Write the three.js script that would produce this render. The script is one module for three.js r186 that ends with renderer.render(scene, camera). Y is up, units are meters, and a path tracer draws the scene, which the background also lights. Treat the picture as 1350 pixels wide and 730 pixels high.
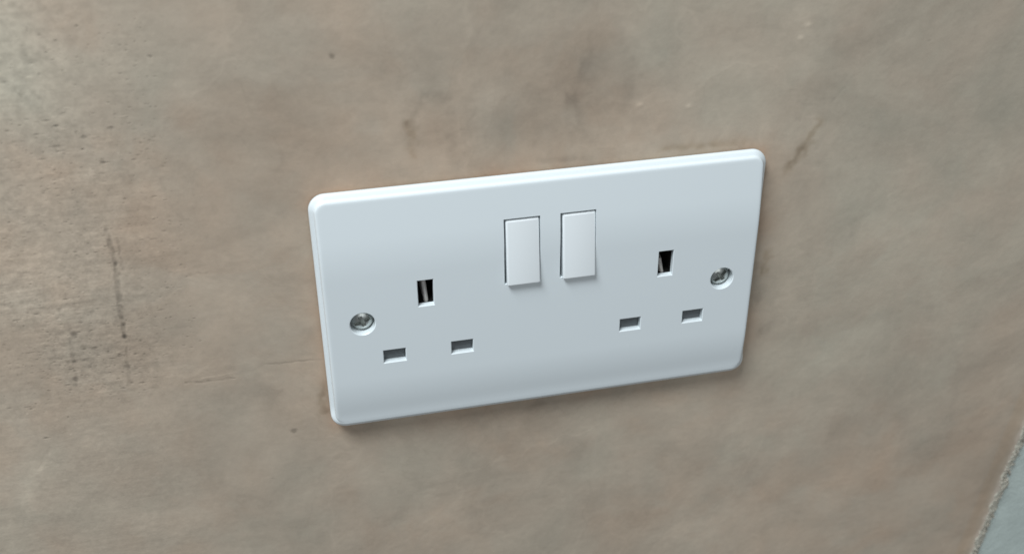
import * as THREE from 'three';
import { mergeGeometries, toCreasedNormals } from 'three/addons/utils/BufferGeometryUtils.js';
import { Brush, Evaluator, SUBTRACTION, ADDITION } from 'three-bvh-csg';

// ---------------------------------------------------------------- camera, lamps, exposure
const scene = new THREE.Scene();
const MM = 0.001;
const camera = new THREE.PerspectiveCamera(27.92, 1350 / 730, 0.01, 20);
const camM = new THREE.Matrix4().makeBasis(
  new THREE.Vector3(0.97471614, -0.0053669, 0.22338228),
  new THREE.Vector3(0.11915677, 0.85818748, -0.49931545),
  new THREE.Vector3(-0.18902410, 0.51330834, 0.83712869));
camera.quaternion.setFromRotationMatrix(camM);
camera.position.set(-0.07895295, 0.19204235, 0.30287457);
camera.focus = 0.36;
camera.userData.fStop = 11;

const renderer = new THREE.WebGLRenderer({ antialias: true });
renderer.toneMapping = THREE.LinearToneMapping;
renderer.toneMappingExposure = 1;
renderer.shadowMap.enabled = true;
scene.background = new THREE.Color(0.15, 0.16, 0.166);

function areaLamp(color, intensity, w, h, from, to) {
  const l = new THREE.RectAreaLight(color, intensity, w, h);
  l.position.set(...from); l.lookAt(...to); scene.add(l);
  return l;
}
areaLamp(new THREE.Color(0.93, 1.0, 1.04), 28.5, 0.62, 0.5, [-0.60, 1.32, 0.52], [0, 0, 0]);
areaLamp(new THREE.Color(0.95, 1.0, 1.03), 1.6, 1.2, 1.0, [0.1, 0.5, 1.9], [0, 0, 0]);

// ---------------------------------------------------------------- helpers
let seed = 20240611;
const rnd = () => { seed = (seed * 1664525 + 1013904223) >>> 0; return seed / 4294967296; };
const hash = (x, y, s) => {
  let h = Math.imul(x, 374761393) ^ Math.imul(y, 668265263) ^ Math.imul(s, 2147483629 ^ 0x5bd1e995);
  h = Math.imul(h ^ (h >>> 13), 1274126177); h ^= h >>> 16;
  return (h >>> 0) / 4294967296;
};
function noise(x, y, s) {
  const xi = Math.floor(x), yi = Math.floor(y), fx = x - xi, fy = y - yi;
  const u = fx * fx * (3 - 2 * fx), v = fy * fy * (3 - 2 * fy);
  const a = hash(xi, yi, s), b = hash(xi + 1, yi, s), c = hash(xi, yi + 1, s), d = hash(xi + 1, yi + 1, s);
  return a + (b - a) * u + (c - a) * v + (a - b - c + d) * u * v - 0.5;       // -0.5 .. 0.5
}
function fbm(x, y, s, oct) { let t = 0, a = 1; for (let i = 0; i < oct; i++) { t += a * noise(x, y, s + i * 17); x = x * 2.03 + 5.1; y = y * 2.03 - 3.7; a *= 0.55; } return t; }
const sm = (a, b, x) => { const t = Math.min(1, Math.max(0, (x - a) / (b - a))); return t * t * (3 - 2 * t); };
const blob = (x, y, cx, cy, rx, ry, ang = 0) => {
  const c = Math.cos(ang), s = Math.sin(ang), dx = x - cx, dy = y - cy;
  const u = (dx * c + dy * s) / rx, v = (-dx * s + dy * c) / ry;
  return Math.exp(-(u * u + v * v));
};
function segDist(x, y, ax, ay, bx, by) {
  const dx = bx - ax, dy = by - ay, t = Math.min(1, Math.max(0, ((x - ax) * dx + (y - ay) * dy) / (dx * dx + dy * dy)));
  return Math.hypot(x - ax - t * dx, y - ay - t * dy);
}

// ---------------------------------------------------------------- bare plaster: colour and relief, in wall millimetres
const TW = 2048, TH = 1424, X0 = -250, X1 = 310, Y0 = -210, Y1 = 180;
const pits = [];
for (let i = 0; i < 1500; i++) {                               // pinholes left by the trowel, mostly on the left
  const left = rnd() < 0.93;
  const x = left ? -205 + 95 * Math.pow(rnd(), 0.9) : -110 + 330 * rnd(), y = left ? -25 + 125 * rnd() : -150 + 280 * rnd();
  if (left && noise(x * 0.045, y * 0.06, 5) < -0.08) continue;
  pits.push([x, y, 0.13 + 0.36 * rnd() * rnd() * rnd(), (left ? 0.85 : 0.4) * (0.25 + 0.75 * rnd()), 1 + 3.5 * rnd() * rnd()]);
}
for (const [cx, cy, rx, ry, n] of [[-128, 68, 16, 10, 46], [-146, 62, 9, 10, 40], [-152, 5, 12, 12, 46], [-143, 3, 12, 20, 44], [-133, -2, 6, 18, 20], [-132, 88, 12, 7, 18], [-150, 38, 14, 14, 44], [-160, -20, 12, 14, 26], [-122, 40, 14, 12, 16]])
  for (let i = 0; i < n; i++) { const a = 6.283 * rnd(), q = Math.sqrt(rnd()); pits.push([cx + rx * q * Math.cos(a), cy + ry * q * Math.sin(a), 0.13 + 0.25 * rnd() * rnd(), (0.35 + 0.6 * rnd()) * (rnd() < 0.28 ? -0.6 : 1), 1 + 6 * rnd() * rnd()]); }
for (const p of [[-85.7, -43.4, 1.0, 1.0, 1], [-61.7, 85.2, 0.8, 0.9, 1], [-132.2, 2.0, 0.7, 0.6, 1], [-133.6, -9, 0.8, 0.7, 1.4], [-146.4, 5.1, 0.9, 0.9, 1.3], [-149.2, -11.4, 0.9, 0.9, 1],
  [-142.1, -1, 0.7, 0.8, 1.6], [-149, 14, 0.8, 0.8, 1], [-131.5, 68, 0.55, 0.9, 1.6], [-124, 70, 0.45, 0.8, 2], [-128, 60, 0.5, 0.9, 1.4], [-138, 72, 0.4, 0.7, 2]]) pits.push(p);
const strokes = [   // ax, ay, bx, by, half width, darkness, depth
  [-131.2, 39.7, -130.4, 26.9, 0.55, 0.55, 0.9], [-130.4, 26.9, -132.0, 8.5, 0.75, 0.7, 1.1], [-132.0, 8.5, -132.2, 1.5, 0.6, 0.6, 1], [-128.8, 36, -128.6, 25, 0.35, 0.35, 0.5], [-132.6, -2, -134.2, -16, 0.5, 0.25, 0.4],
  [-147.0, 10, -149.4, -14, 0.55, 0.28, 0.4], [-117.2, -18.4, -101.9, -18.7, 0.4, 0.35, 0.5], [-112, -17.2, -101, -17.0, 0.3, -0.15, -0.3], [-92, -15.0, -73.5, -16.2, 0.35, 0.3, 0.4], [-112, 21, -105, 20.8, 0.4, 0.25, 0.3],
  [78.2, -4, 79.4, 3, 1.3, 0.3, 0.2], [80, -28.5, 83.5, -26.5, 1.2, 0.22, 0.2], [77.5, -16, 78.5, -10, 1.2, 0.2, 0.2], [-2, 47.0, 12, 46.4, 0.9, 0.18, 0.1], [38, 46.4, 66, 46.0, 0.95, 0.3, 0.1], [-4, -48.5, -1, -46.5, 1.5, 0.2, 0.2], [-75.4, -26, -75.2, -37, 1.1, 0.4, 0.2],
  [82.0, 34.0, 86.2, 41.0, 1.2, 0.42, 0.3], [86.0, 40.4, 88.5, 44.0, 1.4, 0.30, 0.2], [89.6, 46.2, 92.0, 50.0, 1.2, 0.30, 0.2], [95, 57, 101, 65, 0.6, 0.1, 0.2],
  [-40.8, 53, -41.2, 63, 1.0, 0.26, 0.15], [-41.2, 63, -36.5, 72, 1.1, 0.24, 0.15], [-33, 71, -31, 69.5, 1.5, 0.22, 0.1], [-28.6, 52, -28.4, 64, 1.6, 0.17, 0.1], [10.5, 54, 9, 66, 1.8, 0.18, 0.1], [9, 66, 14, 78, 2.2, 0.17, 0.1], [26, 62, 27, 78, 2.4, 0.15, 0.1],
  [-167, -41, -172, -55, 1.6, -0.16, 0.5], [-163, -38, -167, -44, 0.7, -0.2, 0.3], [-173, -50, -174, -62, 1.2, -0.14, 0.4],
  [158, -40, 166, -60, 0.8, 0.07, 0.2], [166, -60, 169, -98, 1.2, 0.06, 0.2]];
const pitGrid = new Map();
for (const p of pits) { const r = p[2] * p[4] + 0.6; for (let gx = Math.floor((p[0] - r) / 4); gx <= Math.floor((p[0] + r) / 4); gx++) for (let gy = Math.floor((p[1] - r) / 4); gy <= Math.floor((p[1] + r) / 4); gy++) { const k = gx * 1000 + gy; if (!pitGrid.has(k)) pitGrid.set(k, []); pitGrid.get(k).push(p); } }
const edgeX = (y) => 200.0 + 0.115 * (y + 125);                // where the bare plaster ends on the right

const col = new Uint8Array(TW * TH * 4), hgt = new Float32Array(TW * TH * 4);
const enc = (v) => Math.max(0, Math.min(255, 255 * (v <= 0.0031308 ? 12.92 * v : 1.055 * Math.pow(v, 1 / 2.4) - 0.055)));
for (let j = 0; j < TH; j++) for (let i = 0; i < TW; i++) {
  const x = X0 + (X1 - X0) * (i + 0.5) / TW, y = Y0 + (Y1 - Y0) * (j + 0.5) / TH;
  const wx = x + 9 * noise(x * 0.03, y * 0.03, 91), wy = y + 9 * noise(x * 0.03, y * 0.03, 92);
  const big = fbm(wx * 0.013, wy * 0.016, 1, 4), mid = fbm(wx * 0.05, wy * 0.07, 2, 4), hue = fbm(wx * 0.018, wy * 0.022, 3, 4), hue2 = fbm(wx * 0.055, wy * 0.05, 8, 3);
  const fine = fbm(x * 0.6, y * 0.66, 4, 3), grain = noise(x * 2.3, y * 2.3, 6) , streak = fbm(x * 0.06 + 0.3 * noise(x * .1, y * .1, 7), y * 1.1, 9, 3);
  const rough = sm(-95, -150, x) * (0.3 + 0.7 * sm(-50, -15, y)) * (0.55 + 0.9 * sm(-0.3, 0.3, fbm(x * 0.03, y * 0.04, 12, 3)));    // the scratchy, open-grained left side
  let d = 1 + 0.12 * big + 0.13 * mid + (0.045 + 0.12 * rough) * fine + (0.035 + 0.10 * rough) * grain + (0.008 + 0.11 * rough) * streak;
  let h = 0.45 * mid + 0.06 * (1 + 1.4 * rough) * fine + 0.035 * (1 + 0.8 * rough) * grain + 0.06 * (0.12 + 1.1 * rough) * streak;
  let r = 0.472, g = 0.391, b = 0.305;
  // drying tone: pinkish to grey-green clouds
  const pa = sm(-0.02, 0.16, fbm(wx * 0.021 + 3, wy * 0.024, 71, 5)), pb = sm(0.0, 0.14, fbm(wx * 0.03, wy * 0.032 + 9, 72, 5)), pd = sm(0.05, 0.22, fbm(wx * 0.026 - 4, wy * 0.03, 73, 5));
  d += 0.04 * pa - 0.05 * pb - 0.02 * pd;
  const mot = fbm(wx * 0.11, wy * 0.10, 74, 4), mv = fbm(wx * 0.16, wy * 0.05, 75, 4), tide = Math.exp(-Math.pow(fbm(wx * 0.02, wy * 0.022 + 4, 76, 5) / 0.022, 2)), tide2 = Math.exp(-Math.pow((fbm(wx * 0.03 + 7, wy * 0.03, 77, 5) - 0.06) / 0.018, 2));
  const calm = 1 - 0.55 * sm(70, 120, x);
  d += calm * (0.055 * mot + 0.04 * mv + 0.035 * tide - 0.035 * tide2) + 0.03 * (1 - calm); h += calm * (0.10 * mot + 0.05 * tide);
  let pk = 0.004 + 0.08 * hue + 0.075 * hue2 - 0.028 * pa + 0.03 * pd;
  pk += 0.05 * blob(x, y, -10, -92, 26, 14) + 0.055 * blob(x, y, 34, -112, 22, 15) + 0.05 * blob(x, y, 118, -110, 24, 26) + 0.05 * blob(x, y, 100, 82, 8, 9) + 0.045 * blob(x, y, 14, 82, 16, 14);
  pk -= 0.06 * blob(x, y, 35, 80, 10, 16) + 0.05 * blob(x, y, 4, -105, 14, 22) + 0.055 * blob(x, y, -142, 93, 18, 22) + 0.045 * blob(x, y, 130, 30, 60, 70) + 0.03 * blob(x, y, 120, -45, 60, 50);
  pk += 0.02 * sm(-60, -170, x);
  // a damp, warmer fringe round the plate
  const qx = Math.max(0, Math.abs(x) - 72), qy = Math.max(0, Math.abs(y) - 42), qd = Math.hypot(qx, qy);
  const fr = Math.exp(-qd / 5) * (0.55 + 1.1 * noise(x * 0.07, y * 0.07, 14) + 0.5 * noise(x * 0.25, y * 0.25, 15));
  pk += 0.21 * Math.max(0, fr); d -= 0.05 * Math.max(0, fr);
  if (pk > 0) { r *= 1 + 0.6 * pk; g *= 1 - 0.12 * pk; b *= 1 - 0.5 * pk; } else { r *= 1 + 0.55 * pk; b *= 1 - 0.12 * pk; }
  // pale skim patch, top left, and paler cloud by the lower left edge
  d += 0.26 * blob(x, y, -148, 95, 15, 24) * (1 + 0.9 * fine) + 0.09 * blob(x, y, -170, -48, 16, 22) + 0.08 * blob(x, y, -163, 5, 26, 60) + 0.06 * blob(x, y, -30, 53, 60, 6) + 0.05 * blob(x, y, 40, 50, 60, 5);
  d -= 0.10 * blob(x, y, 14, 68, 14, 22) + 0.05 * blob(x, y, -36, 64, 10, 14) + 0.05 * blob(x, y, -70, 95, 26, 22) + 0.05 * blob(x, y, -95, 60, 26, 16) + 0.05 * blob(x, y, 0, -54, 50, 6) + 0.04 * blob(x, y, -60, -80, 40, 20);
  d -= 0.09 * Math.exp(-Math.pow((x - edgeX(y) + 6.5) / 3.2, 2)) ; 
  if (x > edgeX(y) - 9) { const k = Math.exp(-Math.pow((x - edgeX(y) + 6) / 3.5, 2)); r *= 1 + 0.05 * k; b *= 1 - 0.05 * k; }
  { const k = sm(edgeX(y) - 2.6, edgeX(y) - 0.6, x + 1.6 * noise(x * 0.4, y * 0.4, 81)); d += 0.24 * k; r *= 1 - 0.03 * k; b *= 1 + 0.06 * k; }   // cream feathered lip
  // sweeping trowel arcs
  const rad = Math.hypot(x + 40, y - 210), arc = noise(rad * 0.16, Math.atan2(y - 210, x + 40) * 2.2, 21); d += 0.03 * arc; h += 0.10 * arc;
  const rad2 = Math.hypot(x - 40, y + 260), arc2 = noise(rad2 * 0.13, Math.atan2(y + 260, x - 40) * 2.6, 22); d += 0.03 * arc2; h += 0.10 * arc2;
  // pinholes, cracks, scuffs
  const near = pitGrid.get(Math.floor(x / 4) * 1000 + Math.floor(y / 4));
  if (near) for (const p of near) { const e = Math.hypot((x - p[0]) / p[4], y - p[1]) / p[2]; if (e < 1.6) { const k = 1 - sm(0.35, 1.5, e + 0.5 * noise(x * 1.4, y * 1.4, 31)); d -= 0.32 * p[3] * k; h -= 0.32 * p[3] * k; } }
  for (const s of strokes) {
    if (x < Math.min(s[0], s[2]) - 6 || x > Math.max(s[0], s[2]) + 6 || y < Math.min(s[1], s[3]) - 6 || y > Math.max(s[1], s[3]) + 6) continue;
    const e = segDist(x + (s[4] > 0.85 ? 2.4 : 0.8) * noise(x * 0.6, y * 0.6, 33), y + 0.9 * noise(x * 0.5, y * 0.5, 34), s[0], s[1], s[2], s[3]) / s[4];
    const soft = s[4] > 0.85, k = (soft ? Math.exp(-0.55 * e * e) : 1 - sm(0.3, 1.7, e)) * Math.max(0, (soft ? 0.62 : 0.75) + (soft ? 0.7 : 1.1) * noise(x * (soft ? 0.45 : 0.8), y * (soft ? 0.3 : 0.8), 35));
    d -= (soft ? 0.9 : 0.48) * s[5] * k; h -= (soft ? 0.15 : 0.45) * s[6] * k; if (soft && s[5] > 0.25) { r *= 1 + 0.05 * k; b *= 1 - 0.07 * k; }
  }
  for (const [cx, cy] of [[83, 83], [94, 92], [81, 79], [46, 60], [30, 62]]) { const k = blob(x, y, cx, cy, 1.1, 0.8); d += 0.22 * k; h += 0.3 * k; }
  const n = (j * TW + i) * 4;
  col[n] = enc(r * d); col[n + 1] = enc(g * d); col[n + 2] = enc(b * d); col[n + 3] = 255;
  hgt[n] = hgt[n + 1] = hgt[n + 2] = 0.5 + 0.25 * h; hgt[n + 3] = 1;
}
function texture(data, w, h, type, srgb) {
  const t = new THREE.DataTexture(data, w, h, THREE.RGBAFormat, type);
  t.magFilter = THREE.LinearFilter; t.minFilter = THREE.LinearFilter; t.wrapS = t.wrapT = THREE.MirroredRepeatWrapping;
  if (srgb) t.colorSpace = THREE.SRGBColorSpace;
  t.needsUpdate = true; return t;
}
const plasterMat = new THREE.MeshStandardMaterial({ map: texture(col, TW, TH, THREE.UnsignedByteType, true), bumpMap: texture(hgt, TW, TH, THREE.FloatType), bumpScale: 0.0011, roughness: 0.86 });

// fine speckle shared by the painted wall and the moulded plastic
const SP = 512, pc = new Uint8Array(SP * SP * 4), ph = new Float32Array(SP * SP * 4);
for (let j = 0; j < SP; j++) for (let i = 0; i < SP; i++) {
  const n = (j * SP + i) * 4, v = fbm(i * 0.02, j * 0.02, 41, 4), f = fbm(i * 0.21, j * 0.21, 42, 3);
  const d = 1 + 0.10 * v + 0.06 * f;
  pc[n] = enc(0.53 * d); pc[n + 1] = enc(0.595 * d); pc[n + 2] = enc(0.56 * d); pc[n + 3] = 255;
  ph[n] = ph[n + 1] = ph[n + 2] = 0.5 + 0.3 * v + 0.2 * f; ph[n + 3] = 1;
}
const paintedMat = new THREE.MeshStandardMaterial({ map: texture(pc, SP, SP, THREE.UnsignedByteType, true), bumpMap: texture(ph, SP, SP, THREE.FloatType), bumpScale: 0.0004, roughness: 0.7 });
const crumbMat = new THREE.MeshStandardMaterial({ color: new THREE.Color(0.50, 0.46, 0.39), roughness: 0.95 });
const featherMat = new THREE.MeshStandardMaterial({ color: new THREE.Color(0.54, 0.515, 0.43), roughness: 0.92, side: THREE.DoubleSide });
const crumbDarkMat = new THREE.MeshStandardMaterial({ color: new THREE.Color(0.30, 0.27, 0.22), roughness: 0.95 });

const plasticMat = new THREE.MeshPhysicalMaterial({ color: new THREE.Color(0.755, 0.806, 0.828), roughness: 0.34, ior: 1.5, clearcoat: 0.15, clearcoatRoughness: 0.25 });
const rockerMat = new THREE.MeshPhysicalMaterial({ color: new THREE.Color(0.835, 0.87, 0.885), roughness: 0.30, ior: 1.5, clearcoat: 0.2, clearcoatRoughness: 0.2 });
const shutterMat = new THREE.MeshStandardMaterial({ color: new THREE.Color(0.115, 0.126, 0.133), roughness: 0.5 });
const cavityMat = new THREE.MeshStandardMaterial({ color: new THREE.Color(0.018, 0.017, 0.016), roughness: 0.7 });
const brassMat = new THREE.MeshStandardMaterial({ color: new THREE.Color(0.92, 0.87, 0.82), roughness: 0.5, metalness: 0.35 });
const steelMat = new THREE.MeshStandardMaterial({ color: new THREE.Color(0.50, 0.52, 0.50), roughness: 0.33, metalness: 0.95 });

// normals are shared within 10 mm by the addon, so they are made at a thousand times the size
const crease = (g, a) => { g.scale(1000, 1000, 1000); const c = toCreasedNormals(g, a); c.scale(0.001, 0.001, 0.001); return c; };
function mesh(name, geometry, material, parent) {
  const m = new THREE.Mesh(geometry, material); m.name = name; m.castShadow = m.receiveShadow = true; parent.add(m); return m;
}

// ---------------------------------------------------------------- the setting
const wallUV = (g) => { const p = g.attributes.position, uv = new Float32Array(p.count * 2); for (let i = 0; i < p.count; i++) { uv[2 * i] = (p.getX(i) / MM - X0) / (X1 - X0); uv[2 * i + 1] = (p.getY(i) / MM - Y0) / (Y1 - Y0); } g.setAttribute('uv', new THREE.BufferAttribute(uv, 2)); return g; };
const rag = (y) => edgeX(y) + 1.5 * noise(y * 0.11, 0.5, 51) + 1.7 * noise(y * 0.45, 0.5, 52) + 0.9 * noise(y * 1.4, 0.5, 53);
const outline = new THREE.Shape();
outline.moveTo(-900 * MM, 700 * MM); outline.lineTo(-900 * MM, -600 * MM);
for (let y = -600; y <= 700; y += (y > -190 && y < -60) ? 0.5 : 4) outline.lineTo(rag(y) * MM, y * MM);
outline.lineTo(-900 * MM, 700 * MM);
const boxHole = new THREE.Path(); boxHole.moveTo(-67 * MM, -37 * MM); boxHole.lineTo(-67 * MM, 37 * MM); boxHole.lineTo(67 * MM, 37 * MM); boxHole.lineTo(67 * MM, -37 * MM); boxHole.lineTo(-67 * MM, -37 * MM);
outline.holes.push(boxHole);
const slab = new THREE.ExtrudeGeometry(outline, { depth: 30 * MM, bevelEnabled: false }); slab.translate(0, 0, -30 * MM);
const wall = mesh('plaster_wall', wallUV(slab), plasterMat, scene);
wall.userData = { kind: 'structure', label: 'bare pinkish brown plaster wall with trowel marks, pits and a crack', category: 'wall' };

const lipG = [], lipD = [];
for (let k = 0; k < 900; k++) {                                 // crumbs of dried plaster along the broken edge
  const y = -215 + 230 * rnd(), s = (0.16 + 0.34 * rnd() * rnd()) * MM, out = rnd();
  const g = new THREE.IcosahedronGeometry(s, 1); const p = g.attributes.position;
  for (let i = 0; i < p.count; i++) { const q = 1 + 0.7 * noise(p.getX(i) / s * 1.3 + k * 3.1, p.getY(i) / s * 1.3 + p.getZ(i) / s, 61); p.setXYZ(i, p.getX(i) * q, p.getY(i) * q * 1.5, p.getZ(i) * q); }
  g.translate((rag(y) - 0.6 + 5.5 * out) * MM, y * MM, (0.05 - 1.85 * out * out) * MM); g.computeVertexNormals();
  (rnd() < 0.2 ? lipD : lipG).push(g);
}
const lip = mesh('crumbled_edge', mergeGeometries(lipG), crumbMat, wall); lip.userData = { kind: 'stuff' };
const lip2 = mesh('crumbled_edge_001', mergeGeometries(lipD), crumbDarkMat, wall); lip2.userData = { kind: 'stuff' };

{                                                               // thin feathered lip of plaster dragged over the painted wall
  const v = [], id = [], uv = [], C = 9; let n = 0;
  for (let y = -330; y <= 200; y += 0.6, n++) {
    const w = 4.6 + 3.2 * noise(y * 0.07, 2.5, 55) + 2.6 * noise(y * 0.3, 2.5, 56) + 1.2 * noise(y * 1.1, 2.5, 57);
    for (let c = 0; c <= C; c++) {
      const t = c / C, x = rag(y) - 1.2 + (w + 1.2) * t;
      v.push(x * MM, y * MM, ((c === 0 ? -0.6 : 0.05 - 1.95 * t * t) + (c && c < C ? 0.55 * (noise(x * 0.9, y * 0.9, 58) + 0.7 * noise(x * 2.2, y * 2.2, 59)) * (1 - 0.5 * t) : 0)) * MM); uv.push(x / 90, y / 90);
      if (n && c < C) { const a = n * (C + 1) + c, b = a - C - 1; id.push(b, b + 1, a, b + 1, a + 1, a); }
    }
  }
  const g = new THREE.BufferGeometry(); g.setAttribute('position', new THREE.Float32BufferAttribute(v, 3)); g.setAttribute('uv', new THREE.Float32BufferAttribute(uv, 2)); g.setIndex(id); g.computeVertexNormals();
  mesh('feathered_edge', g, featherMat, wall);
}
const pg = new THREE.BoxGeometry(0.72, 1.30, 0.024); pg.translate(0.18 + 0.36, 0.05, -0.0018 - 0.012);
{ const p = pg.attributes.position, uv = pg.attributes.uv; for (let i = 0; i < p.count; i++) uv.setXY(i, p.getX(i) / 0.09, p.getY(i) / 0.09); }
const painted = mesh('painted_wall', pg, paintedMat, scene);
painted.userData = { kind: 'structure', label: 'pale blue green painted wall strip beyond the broken plaster edge', category: 'wall' };

// ---------------------------------------------------------------- the double socket
const socket = new THREE.Group(); socket.name = 'double_socket'; scene.add(socket);
socket.userData = { label: 'white moulded double wall socket with two rocker switches on bare plaster', category: 'socket' };

// profile of the face: a flat middle, falling away to the top and to the bottom
const HX = 73.2, HY = 42.75, YM = 1.2, ZF = 6.2;       // half width, half height, middle of the plate, height of its flat
const ramp = (t, w) => t <= 0 ? 0 : t < w ? t * t / (2 * w) : t - w / 2;          // a slope that sets in over w
const faceZ = (y) => y > 0 ? ZF - 0.10 * ramp(y - 16, 13) : ZF - 0.128 * ramp(-y - 22, 11) + 0.09 * ramp(-y - 35, 5);
const shoulder = (z) => (x, y) => { const k = sm(-34, -40, y); return z + k * (faceZ(-39.5) - 3.5); };   // no step along the bottom
const ringSpec = [   // inset, height
  [2.2, 0.05], [2.2, 1.05], [0.15, 1.12], [0, 1.3], [0, shoulder(1.9)], [0.06, shoulder(2.2)], [0.25, shoulder(2.5)], [0.6, shoulder(2.8)], [1.35, shoulder(3.25)]];
function faceplateBody() {
  const N = 48, pts = [], idx = [], rings = [];
  const ring = (inset, z) => {
    const hx = HX - inset, hy = HY - inset, r = Math.max(0.6, 5.2 - inset), out = [];
    const edge = (x0, y0, x1, y1, n) => { for (let k = 0; k < n; k++) out.push([x0 + (x1 - x0) * k / n, y0 + (y1 - y0) * k / n]); };
    const arc = (cx, cy, a0) => { for (let k = 0; k < 14; k++) { const a = a0 + Math.PI / 2 * k / 14; out.push([cx + r * Math.cos(a), cy + r * Math.sin(a)]); } };
    edge(hx, -hy + r, hx, hy - r, N); arc(hx - r, hy - r, 0); edge(hx - r, hy, -hx + r, hy, N); arc(-hx + r, hy - r, Math.PI / 2);
    edge(-hx, hy - r, -hx, -hy + r, N); arc(-hx + r, -hy + r, Math.PI); edge(-hx + r, -hy, hx - r, -hy, N); arc(hx - r, -hy + r, 1.5 * Math.PI);
    return out.map(([x, y]) => [x, y + YM, typeof z === 'function' ? z(x, y + YM) : z]);
  };
  for (const [i, z] of ringSpec) rings.push(ring(i, z));
  const f = (dz) => (x, y) => faceZ(y) - dz;
  // riser from the outer flange to the face, with a small round-over
  const over = (z, dz) => (x, y) => Math.max(shoulder(z)(x, y), faceZ(y) - dz);
  rings.push(ring(1.55, over(3.35, 0.8))); rings.push(ring(1.65, over(3.4, 0.45))); rings.push(ring(1.85, over(3.45, 0.2))); rings.push(ring(2.15, over(3.5, 0.05))); rings.push(ring(2.6, f(0)));
  const last = rings[rings.length - 1];
  const STEPS = 64;
  for (let k = 1; k <= STEPS; k++) { const t = 1 - k / STEPS * 0.995; rings.push(last.map(([x, y]) => [x * (0.35 + 0.65 * t), YM + (y - YM) * t, faceZ(YM + (y - YM) * t)])); }
  const M = last.length;
  for (const R of rings) for (const p of R) pts.push(...p.map((v) => v * MM));
  for (let a = 0; a + 1 < rings.length; a++) for (let i = 0; i < M; i++) { const p = a * M + i, q = a * M + (i + 1) % M; idx.push(p, q, q + M, p, q + M, p + M); }
  const cap = (ri, up, z) => { const c = pts.length / 3; pts.push(0, YM * MM, z * MM); for (let i = 0; i < M; i++) { const p = ri * M + i, q = ri * M + (i + 1) % M; up ? idx.push(p, q, c) : idx.push(q, p, c); } };
  cap(rings.length - 1, true, ZF); cap(0, false, 0.05);
  let g = new THREE.BufferGeometry(); g.setAttribute('position', new THREE.Float32BufferAttribute(pts, 3)); g.setIndex(idx);
  g = crease(g, 0.75);
  g.setAttribute('uv', new THREE.Float32BufferAttribute(new Float32Array(g.attributes.position.count * 2), 2));
  return g;
}
const ev = new Evaluator(); ev.useGroups = false;
const brush = (g) => { const b = new Brush(g); b.updateMatrixWorld(); return b; };
let body = brush(faceplateBody());
const cut = (g) => { body = ev.evaluate(body, brush(g), SUBTRACTION); };
// a pocket with a tiny chamfer at its mouth: w x h at (x, y), from z0 up to the face
function pocket(x, y, w, h, z0, ch = 0.22) {
  const zt = faceZ(y), s = new THREE.Shape(), r = 0.3;
  const rect = (a, b, z) => [[-a, -b], [a, -b], [a, b], [-a, b]].map(([u, v]) => [x + u, y + v, z]);
  const L = [rect(w / 2, h / 2, z0), rect(w / 2, h / 2, zt - ch), rect(w / 2 + ch, h / 2 + ch, zt), rect(w / 2 + ch, h / 2 + ch, zt + 3)];
  const v = [], tri = (a, b, c) => v.push(...a, ...b, ...c), quad = (a, b, c, d) => { tri(a, b, c); tri(a, c, d); };
  for (let k = 0; k < 3; k++) for (let i = 0; i < 4; i++) quad(L[k][i], L[k][(i + 1) % 4], L[k + 1][(i + 1) % 4], L[k + 1][i]);
  quad(L[0][3], L[0][2], L[0][1], L[0][0]); quad(L[3][0], L[3][1], L[3][2], L[3][3]);
  const g = new THREE.BufferGeometry(); g.setAttribute('position', new THREE.Float32BufferAttribute(v.map((q) => q * MM), 3)); g.computeVertexNormals();
  g.setAttribute('uv', new THREE.Float32BufferAttribute(new Float32Array(v.length / 3 * 2), 2));
  return g;
}
const XS = 39.8, YE = 8.1, YP = -14.0, SW = 9.1, SWY = 19.15;
for (const s of [-1, 1]) {
  cut(new THREE.BoxGeometry(7.6 * MM, 12 * MM, 6.2 * MM).translate(s * XS * MM, YE * MM, (ZF - 2.0 - 3.1) * MM));   // hollow behind the earth slot
  cut(pocket(s * XS, YE, 5.0, 9.3, 2));
  for (const q of [-1, 1]) cut(pocket(s * XS + q * 11.1, YP, 7.2, 4.7, 1.2));
  cut(pocket(s * SW + 0.6, SWY, 11.7, 22.9, 1.5, 0.1));
  const cb = new THREE.LatheGeometry([[0, 1.2], [3.95, 1.2], [3.95, ZF - 0.3], [4.25, ZF], [4.25, ZF + 3], [0, ZF + 3]].map(([r, z]) => new THREE.Vector2(r * MM, z * MM)), 40);
  cb.rotateX(Math.PI / 2); cb.translate(s * 60.3 * MM, -0.5 * MM, 0); cut(crease(cb, 0.5));
}
mesh('faceplate', body.geometry, plasticMat, socket);

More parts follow.
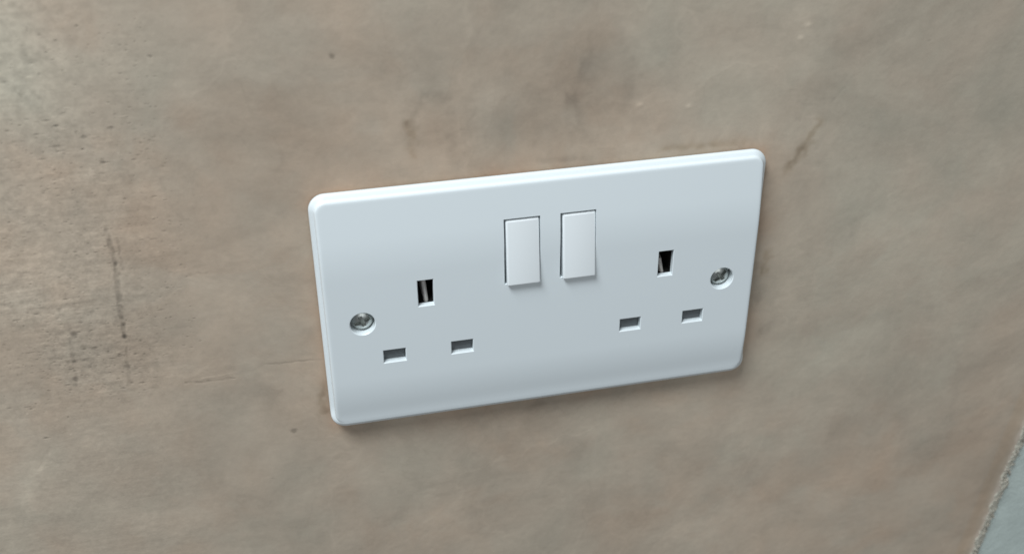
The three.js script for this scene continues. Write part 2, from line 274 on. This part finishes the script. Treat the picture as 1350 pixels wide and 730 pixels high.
function boxOf(w, h, d, x, y, z) { return new THREE.BoxGeometry(w * MM, h * MM, d * MM).translate(x * MM, y * MM, z * MM).toNonIndexed(); }
for (const s of [-1, 1]) {
  // dark cup behind the earth slot, open at the front, with the two brass leaves of the earth contact
  const x = s * XS, cup = mergeGeometries([boxOf(7.2, 0.4, 16, x, YE + 5.6, -4.0), boxOf(7.2, 0.4, 16, x, YE - 5.6, -4.0), boxOf(0.4, 10.8, 16, x - 3.4, YE, -4.0), boxOf(0.4, 10.8, 16, x + 3.4, YE, -4.0), boxOf(7.2, 11.6, 0.4, x, YE, -12.2)]);
  mesh('contact_chamber', cup, cavityMat, socket);
  const dx = s < 0 ? 0.5 : 0.2, lo = YE - 5.2, hi = s < 0 ? YE + 2.4 : YE - 0.6, sh = new THREE.Shape();   // rounded, slightly folded brass blade
  [[-0.8, -8], [-0.8, 2.1], [-0.5, 2.8], [0, 3.1], [0.55, 2.7], [0.8, 1.8], [0.8, -8]].forEach(([a, b], i) => i ? sh.lineTo((dx + a) * MM, b * MM) : sh.moveTo((dx + a) * MM, b * MM));
  const g = new THREE.ExtrudeGeometry(sh, { depth: (hi - lo) * MM, bevelEnabled: false }); g.rotateX(Math.PI / 2); g.translate(x * MM, hi * MM, 0);
  { const p = g.attributes.position; for (let i = 0; i < p.count; i++) { const t = (p.getY(i) / MM - lo) / (hi - lo); p.setX(i, p.getX(i) - 0.5 * t * MM); p.setZ(i, p.getZ(i) - 1.6 * t * MM); } }
  mesh('earth_contact', crease(g, 0.7), brassMat, socket);
}
for (const s of [-1, 1]) for (const q of [-1, 1]) mesh('shutter', mergeGeometries([boxOf(7.14, 4.64, 2.2, s * XS + q * 11.1, YP, 2.9), boxOf(7.14, 1.2, 0.5, s * XS + q * 11.1, YP + 1.0, 4.1)]), shutterMat, socket);

for (const s of [-1, 1]) {                                        // rockers, their lower half standing proud
  const w = 10.8, sh = new THREE.Shape();
  const prof = [[7.5, 2.0], [7.5, 7.1], [7.65, 7.5], [8.0, 7.7], [8.4, 7.7], [29.3, 5.3], [29.75, 5.1], [29.95, 4.7], [30.0, 2.0]];
  prof.forEach(([y, z], i) => i ? sh.lineTo(y * MM, z * MM) : sh.moveTo(y * MM, z * MM));
  const g = new THREE.ExtrudeGeometry(sh, { depth: (w - 1.2) * MM, bevelEnabled: true, bevelSize: 0.6 * MM, bevelThickness: 0.6 * MM, bevelOffset: -0.6 * MM, bevelSegments: 3 });
  g.applyMatrix4(new THREE.Matrix4().makeBasis(new THREE.Vector3(0, 1, 0), new THREE.Vector3(0, 0, 1), new THREE.Vector3(1, 0, 0)));
  g.translate((s * SW + (s < 0 ? 0.8 : 0.95) - (w - 1.2) / 2) * MM, 0, 0);
  mesh('rocker_switch', crease(g, 0.3), rockerMat, socket);
}
for (const s of [-1, 1]) {                                        // raised screw heads with a cross recess
  const head = new THREE.LatheGeometry([[0, 2.0], [3.65, 2.0], [3.72, 3.2], [3.5, 3.75], [2.8, 4.3], [1.7, 4.7], [0.7, 4.86], [0, 4.9]].map(([r, z]) => new THREE.Vector2(Math.max(r, 1e-4) * MM, z * MM)), 40);
  head.rotateX(Math.PI / 2);
  let b = brush(crease(head, 0.6));
  const ang = s < 0 ? 0.35 : 0.75;
  for (const a of [0, Math.PI / 2]) b = ev.evaluate(b, brush(boxOf(a ? 4.0 : 5.2, 1.3, 3.0, 0, 0, 4.2).rotateZ(ang + a)), SUBTRACTION);
  const sc = mesh('screw', b.geometry, steelMat, socket); sc.position.set(s * 60.3 * MM, -0.5 * MM, 0);
}

renderer.render(scene, camera);
